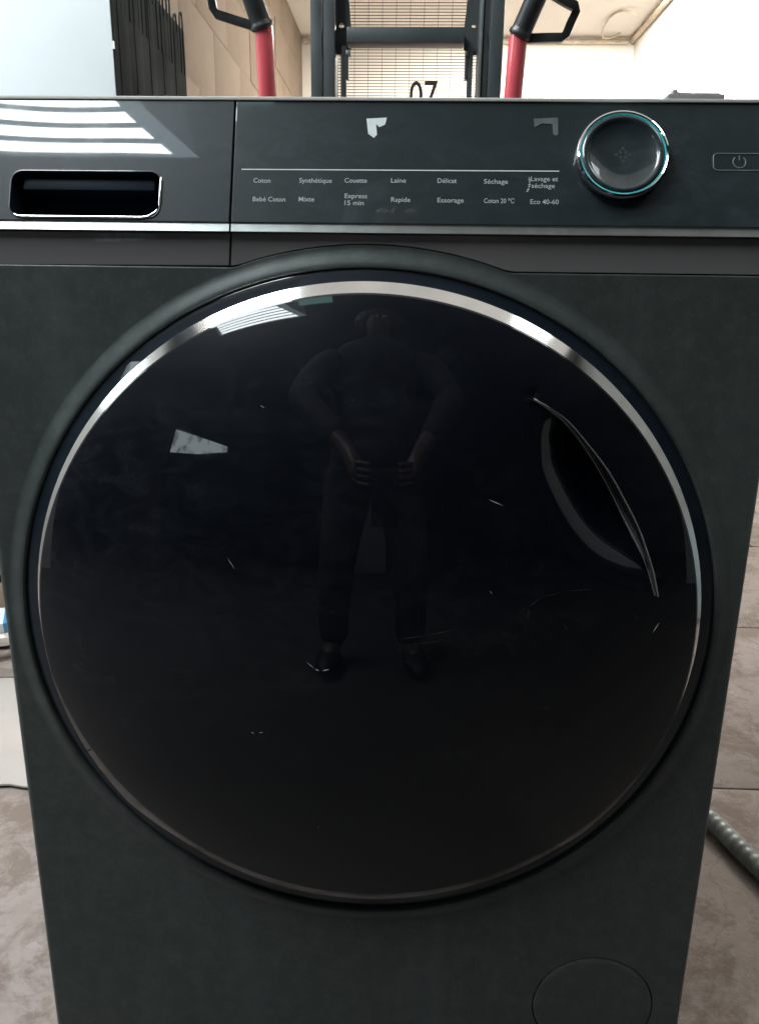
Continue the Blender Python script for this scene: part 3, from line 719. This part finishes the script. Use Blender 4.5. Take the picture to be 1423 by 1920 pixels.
# ------------------------------------------------------------------ litter on the floor at the left
MCB = plain('pale_cardboard', (.36, .32, .29), .85, var=.12, scale=6, bmp=.003)
def sheet(pts, nx, ny, amp, seed, thick=.002):
    """crumpled sheet over a quad (4 floor corners)"""
    rnd = random.Random(seed); A, B, C_, D = [Vector((*p, 0)) for p in pts]; v = []; f = []
    ph = [rnd.uniform(0, 6) for _ in range(6)]
    for j in range(ny+1):
        for i in range(nx+1):
            u, w_ = i/nx, j/ny; p = (A*(1-u)+B*u)*(1-w_)+(D*(1-u)+C_*u)*w_
            h = amp*(.5+.5*math.sin(u*7+ph[0]+2*w_)*math.sin(w_*6+ph[1]))+amp*.4*rnd.random()
            e = min(1, 6*min(u, 1-u, w_, 1-w_)+.15)
            v.append((p.x+rnd.uniform(-.003, .003), p.y+rnd.uniform(-.003, .003), .002+h*e))
    n = len(v); v2 = [(x, y, z+thick) for x, y, z in v]
    for j in range(ny):
        for i in range(nx):
            a = j*(nx+1)+i; f.append((a+n, a+1+n, a+nx+2+n, a+nx+1+n)); f.append((a, a+nx+1, a+nx+2, a+1))
    bd = [i for i in range(nx+1)]+[(k+1)*(nx+1)+nx for k in range(ny)]+[ny*(nx+1)+nx-1-i for i in range(nx)]+[(ny-1-k)*(nx+1) for k in range(ny-1)]
    for i in range(len(bd)): a, b = bd[i], bd[(i+1) % len(bd)]; f.append((a, b, b+n, a+n))
    return G().add(v+v2, f)
tag(sheet([(-.80, .405), (-.42, .405), (-.44, .78), (-.84, .72)], 14, 14, .018, 3, .003).build('cardboard_sheet', MCB, smooth=True, sharp=.5), 'pale crumpled cardboard sheet on the floor left of the washer', 'cardboard')
cols = [(.45, .40, .35), (.30, .25, .21), (.55, .50, .45), (.22, .18, .15), (.40, .34, .28), (.60, .56, .5)]
labs = ['torn tan paper scrap in the litter left of the washer', 'brown cardboard scrap deepest in the litter', 'pale bent paper strip crossing the litter', 'dark rubbish scrap under the paper strips', 'tan crumpled scrap beside the cardboard sheet', 'off-white paper strip leaning on the litter']
for k, (x, y, sx_, sy_, az, z0) in enumerate([(-.80, .90, .14, .07, .3, .0), (-.92, 1.06, .20, .12, -.2, 0), (-.76, .84, .17, .022, .6, .03), (-.71, .76, .12, .06, .1, .0), (-.86, .99, .12, .10, 1.1, .02), (-.70, .80, .16, .02, -.5, .035)]):
    q = sheet([(-sx_/2, -sy_/2), (sx_/2, -sy_/2), (sx_/2, sy_/2), (-sx_/2, sy_/2)], 8, 6, .02, 20+k)
    Mx = Matrix.Translation((x, y, z0)) @ Matrix.Rotation(az, 4, 'Z') @ Matrix.Rotation(.2*(k % 3-1), 4, 'X')
    q.v = [tuple(Mx @ Vector(p)) for p in q.v]
    tag(q.build('paper_scrap', plain('scrap_%d' % k, cols[k], .85, var=.25, scale=30), smooth=True, sharp=.4), labs[k], 'scrap')
pk = thing('printed_packet', (-.84, .93, .0), 'small blue and white packet in the litter at the left edge', 'packet')
q = G().box((-.05, -.03, .0), (.05, .03, .035)); Mx = Matrix.Translation((-.845, .935, .015)) @ Matrix.Rotation(.35, 4, 'Z') @ Matrix.Rotation(.25, 4, 'X')
q.v = [tuple(Mx @ Vector(p)) for p in q.v]; q.build('pouch', plain('packet_white', (.62, .68, .70), .4), pk, bevel=.004)
q = G().box((.012, -.0312, .002), (.051, .0312, .0362)); q.v = [tuple(Mx @ Vector(p)) for p in q.v]; q.build('blue_band', plain('packet_blue', (.05, .22, .42), .4), pk, bevel=.003)

# ------------------------------------------------------------------ the photographer, seen only as a reflection in the door
def skinned(name, nodes, edges, mat, parent, sub=2):
    """nodes: name -> (pos, radius) ; one continuous skinned surface"""
    ks = list(nodes); me = bpy.data.meshes.new(name)
    off = parent.location
    me.from_pydata([tuple(Vector(nodes[k][0])-off) for k in ks], [(ks.index(a), ks.index(b)) for a, b in edges], [])
    me.materials.append(mat)
    o = bpy.data.objects.new(name, me); C.objects.link(o); o.parent = parent
    md = o.modifiers.new('skin', 'SKIN'); md.use_smooth_shade = True
    for i, k in enumerate(ks):
        r = nodes[k][1]; r = r if isinstance(r, tuple) else (r, r)
        me.skin_vertices[0].data[i].radius = r; me.skin_vertices[0].data[i].use_root = (i == 0)
    sb = o.modifiers.new('sub', 'SUBSURF'); sb.levels = sub; sb.render_levels = sub
    return o
PE = thing('person', (.0, -1.02, 0), 'person in dark clothes leaning forward and holding a phone in front of the washer door', 'person')
MSK = plain('skin', (.075, .042, .031), .5); MSH = plain('dark_navy_shirt', (.011, .014, .022), .85, var=.3, scale=30); MTRO = plain('dark_trousers', (.014, .015, .018), .85, var=.3, scale=30); MHA = plain('dark_hair', (.010, .008, .007), .6)
nd = {'pelvis': ((0, -1.05, .95), (.13, .10)), 'belly': ((0, -1.03, 1.10), (.165, .11)), 'chest': ((0, -.95, 1.28), (.19, .13)), 'neck0': ((0, -.91, 1.43), .06), 'neck': ((0, -.87, 1.50), .050),
      'jaw': ((0, -.825, 1.555), (.062, .065)), 'head': ((0, -.82, 1.615), (.075, .088)), 'crown': ((0, -.83, 1.67), (.058, .066))}
ed = [('pelvis', 'belly'), ('belly', 'chest'), ('chest', 'neck0'), ('neck0', 'neck'), ('neck', 'jaw'), ('jaw', 'head'), ('head', 'crown')]
for s_, n in ((-1, 'l'), (1, 'r')):
    hx = .03+s_*.055
    nd.update({n+'sh': ((s_*.215, -.90, 1.37), .066), n+'el': ((s_*.30, -.82, 1.10), .048), n+'wr': ((hx+s_*.055, -.68, .83), .028), n+'palm': ((hx+s_*.03, -.635, .765), (.034, .016)),
               n+'hip': ((s_*.105, -1.05, .90), .105), n+'kn': ((s_*.15, -1.03, .50), .070), n+'an': ((s_*.17, -1.07, .10), .046), n+'toe': ((s_*.185, -.95, .045), (.045, .032))})
    ed += [('chest', n+'sh'), (n+'sh', n+'el'), (n+'el', n+'wr'), (n+'wr', n+'palm'), ('pelvis', n+'hip'), (n+'hip', n+'kn'), (n+'kn', n+'an'), (n+'an', n+'toe')]
    for k in range(4):          # fingers curl round the edge of the phone
        z0 = .775-k*.019; L = (.9, 1, .95, .8)[k]
        nd[n+'f%da' % k] = ((hx+s_*.020, -.622, z0), .0085); nd[n+'f%db' % k] = ((hx-s_*.002*L, -.612, z0-.006), .008); nd[n+'f%dc' % k] = ((hx-s_*.022*L, -.606, z0-.010), .007)
        ed += [(n+'palm', n+'f%da' % k), (n+'f%da' % k, n+'f%db' % k), (n+'f%db' % k, n+'f%dc' % k)]
    nd[n+'ta'] = ((hx+s_*.008, -.640, .755), .010); nd[n+'tb'] = ((hx-s_*.012, -.630, .735), .0085); ed += [(n+'palm', n+'ta'), (n+'ta', n+'tb')]
skinned('body', nd, ed, MSK, PE)
# shirt: a lofted torso with soft folds, and two sleeves
rings_ = [(.86, -1.05, .190, .135), (.90, -1.05, .198, .142), (.98, -1.045, .192, .138), (1.06, -1.035, .190, .134), (1.14, -1.01, .200, .138), (1.22, -.98, .215, .146), (1.30, -.95, .228, .148), (1.37, -.925, .228, .138), (1.42, -.905, .190, .116), (1.455, -.89, .120, .090), (1.475, -.88, .080, .078)]
q = G(); n = 40; v = []
for k, (z, y, rx, ry) in enumerate(rings_):
    for i in range(n):
        t = 2*PI*i/n; w_ = 1+.018*math.sin(5*t+k*1.3)*(1 if k < 8 else 0)+.012*math.sin(9*t-k)
        v.append((rx*w_*math.cos(t), y+ry*w_*math.sin(t), z+.006*math.sin(3*t+k)*(1 if k else .5)))
q.add(v, [(k*n+i, k*n+(i+1) % n, (k+1)*n+(i+1) % n, (k+1)*n+i) for k in range(len(rings_)-1) for i in range(n)]+[tuple(range(n))])
q.build('shirt', MSH, PE, smooth=True, sharp=2)
for s_, wx in ((-1, -.110), (1, .170)):
    skinned('sleeve', {'a': ((s_*.150, -.912, 1.385), .088), 'b': ((s_*.232, -.892, 1.315), .090), 'c': ((s_*.30, -.82, 1.10), .066), 'd': ((wx+(s_*.30-wx)*.5, -.765, .985), .056), 'e': ((wx, -.700, .865), .044)}, [('a', 'b'), ('b', 'c'), ('c', 'd'), ('d', 'e')], MSH, PE)
for s_ in (-1, 1):
    skinned('trouser_leg', {'a': ((s_*.085, -1.05, .955), (.100, .125)), 'b': ((s_*.12, -1.045, .70), .102), 'c': ((s_*.15, -1.03, .48), .084), 'd': ((s_*.162, -1.05, .28), .074), 'e': ((s_*.17, -1.07, .09), .068)}, [('a', 'b'), ('b', 'c'), ('c', 'd'), ('d', 'e')], MTRO, PE)
def blob(name, c, r, mat, n=28, m=16, wob=0, cut=None):
    q = G(); v = []; f = []; rn = random.Random(5)
    for j in range(m+1):
        for i in range(n):
            th = PI*j/m; ph = 2*PI*i/n; k = 1+wob*(rn.random()-.5) if 0 < j < m else 1
            v.append((c[0]+r[0]*k*math.sin(th)*math.cos(ph), c[1]+r[1]*k*math.sin(th)*math.sin(ph), c[2]+r[2]*k*math.cos(th)))
    for j in range(m):
        for i in range(n): f.append((j*n+i, j*n+(i+1) % n, (j+1)*n+(i+1) % n, (j+1)*n+i))
    return q.add(v, f).build(name, mat, PE, smooth=True, sharp=3)
blob('hair', (0, -.862, 1.665), (.125, .120, .105), MHA, 40, 24, .16)
blob('nose', (0, -.735, 1.585), (.012, .016, .022), MSK); blob('mouth', (0, -.748, 1.545), (.022, .008, .006), plain('lips', (.22, .09, .08), .5))
for s_ in (-1, 1):
    blob('ear', (s_*.078, -.83, 1.60), (.010, .020, .032), MSK, 12, 8); blob('eye', (s_*.030, -.750, 1.605), (.014, .008, .009), plain('eye_white', (.5, .5, .48), .3), 12, 8)
    blob('shoe', (s_*.18, -.985, .045), (.052, .14, .048), MHA, 20, 12)
# phone, its screen towards the person
PHN = thing('smartphone', (.03, -.60, .712), 'black smartphone held level in both hands in front of the washer door', 'phone')
Mp = Matrix.Translation(Vector((.0301, -.5722, .72))-f_*.030-u_*.052) @ Matrix(((r_.x, u_.x, -f_.x), (r_.y, u_.y, -f_.y), (r_.z, u_.z, -f_.z))).to_4x4()
q = G().box((-.036, -.078, -.004), (.036, .078, .004)); q.v = [tuple(Mp @ Vector(p)) for p in q.v]; q.build('phone_body', MBLK, PHN, bevel=.003)
q = G().box((-.034, -.076, .0042), (.034, .076, .0046)); q.v = [tuple(Mp @ Vector(p)) for p in q.v]; q.build('screen', MGAP, PHN)
q = G().box((-.012, .040, -.0062), (.012, .066, -.0042)); q.v = [tuple(Mp @ Vector(p)) for p in q.v]; q.build('lens_bump', MGAP, PHN, bevel=.0008)

# cupboard added in the hall as a dim shape for the door's reflection
cb = thing('added_cupboard', (-.4, -5.2, -.004), 'grey metal cupboard against the far side of the hall', 'cupboard')
G().box((-1.0, -5.5, 0), (.2, -4.95, 1.9)).build('cabinet_body', plain('cupboard_grey', (.16, .17, .17), .5, var=.2), cb, bevel=.006)
for x in (-.985, -.385): G().box((x, -4.949, .05), (x+.57, -4.935, 1.85)).build('cupboard_door', plain('cupboard_door_grey', (.20, .21, .20), .5, var=.2), cb, bevel=.003)
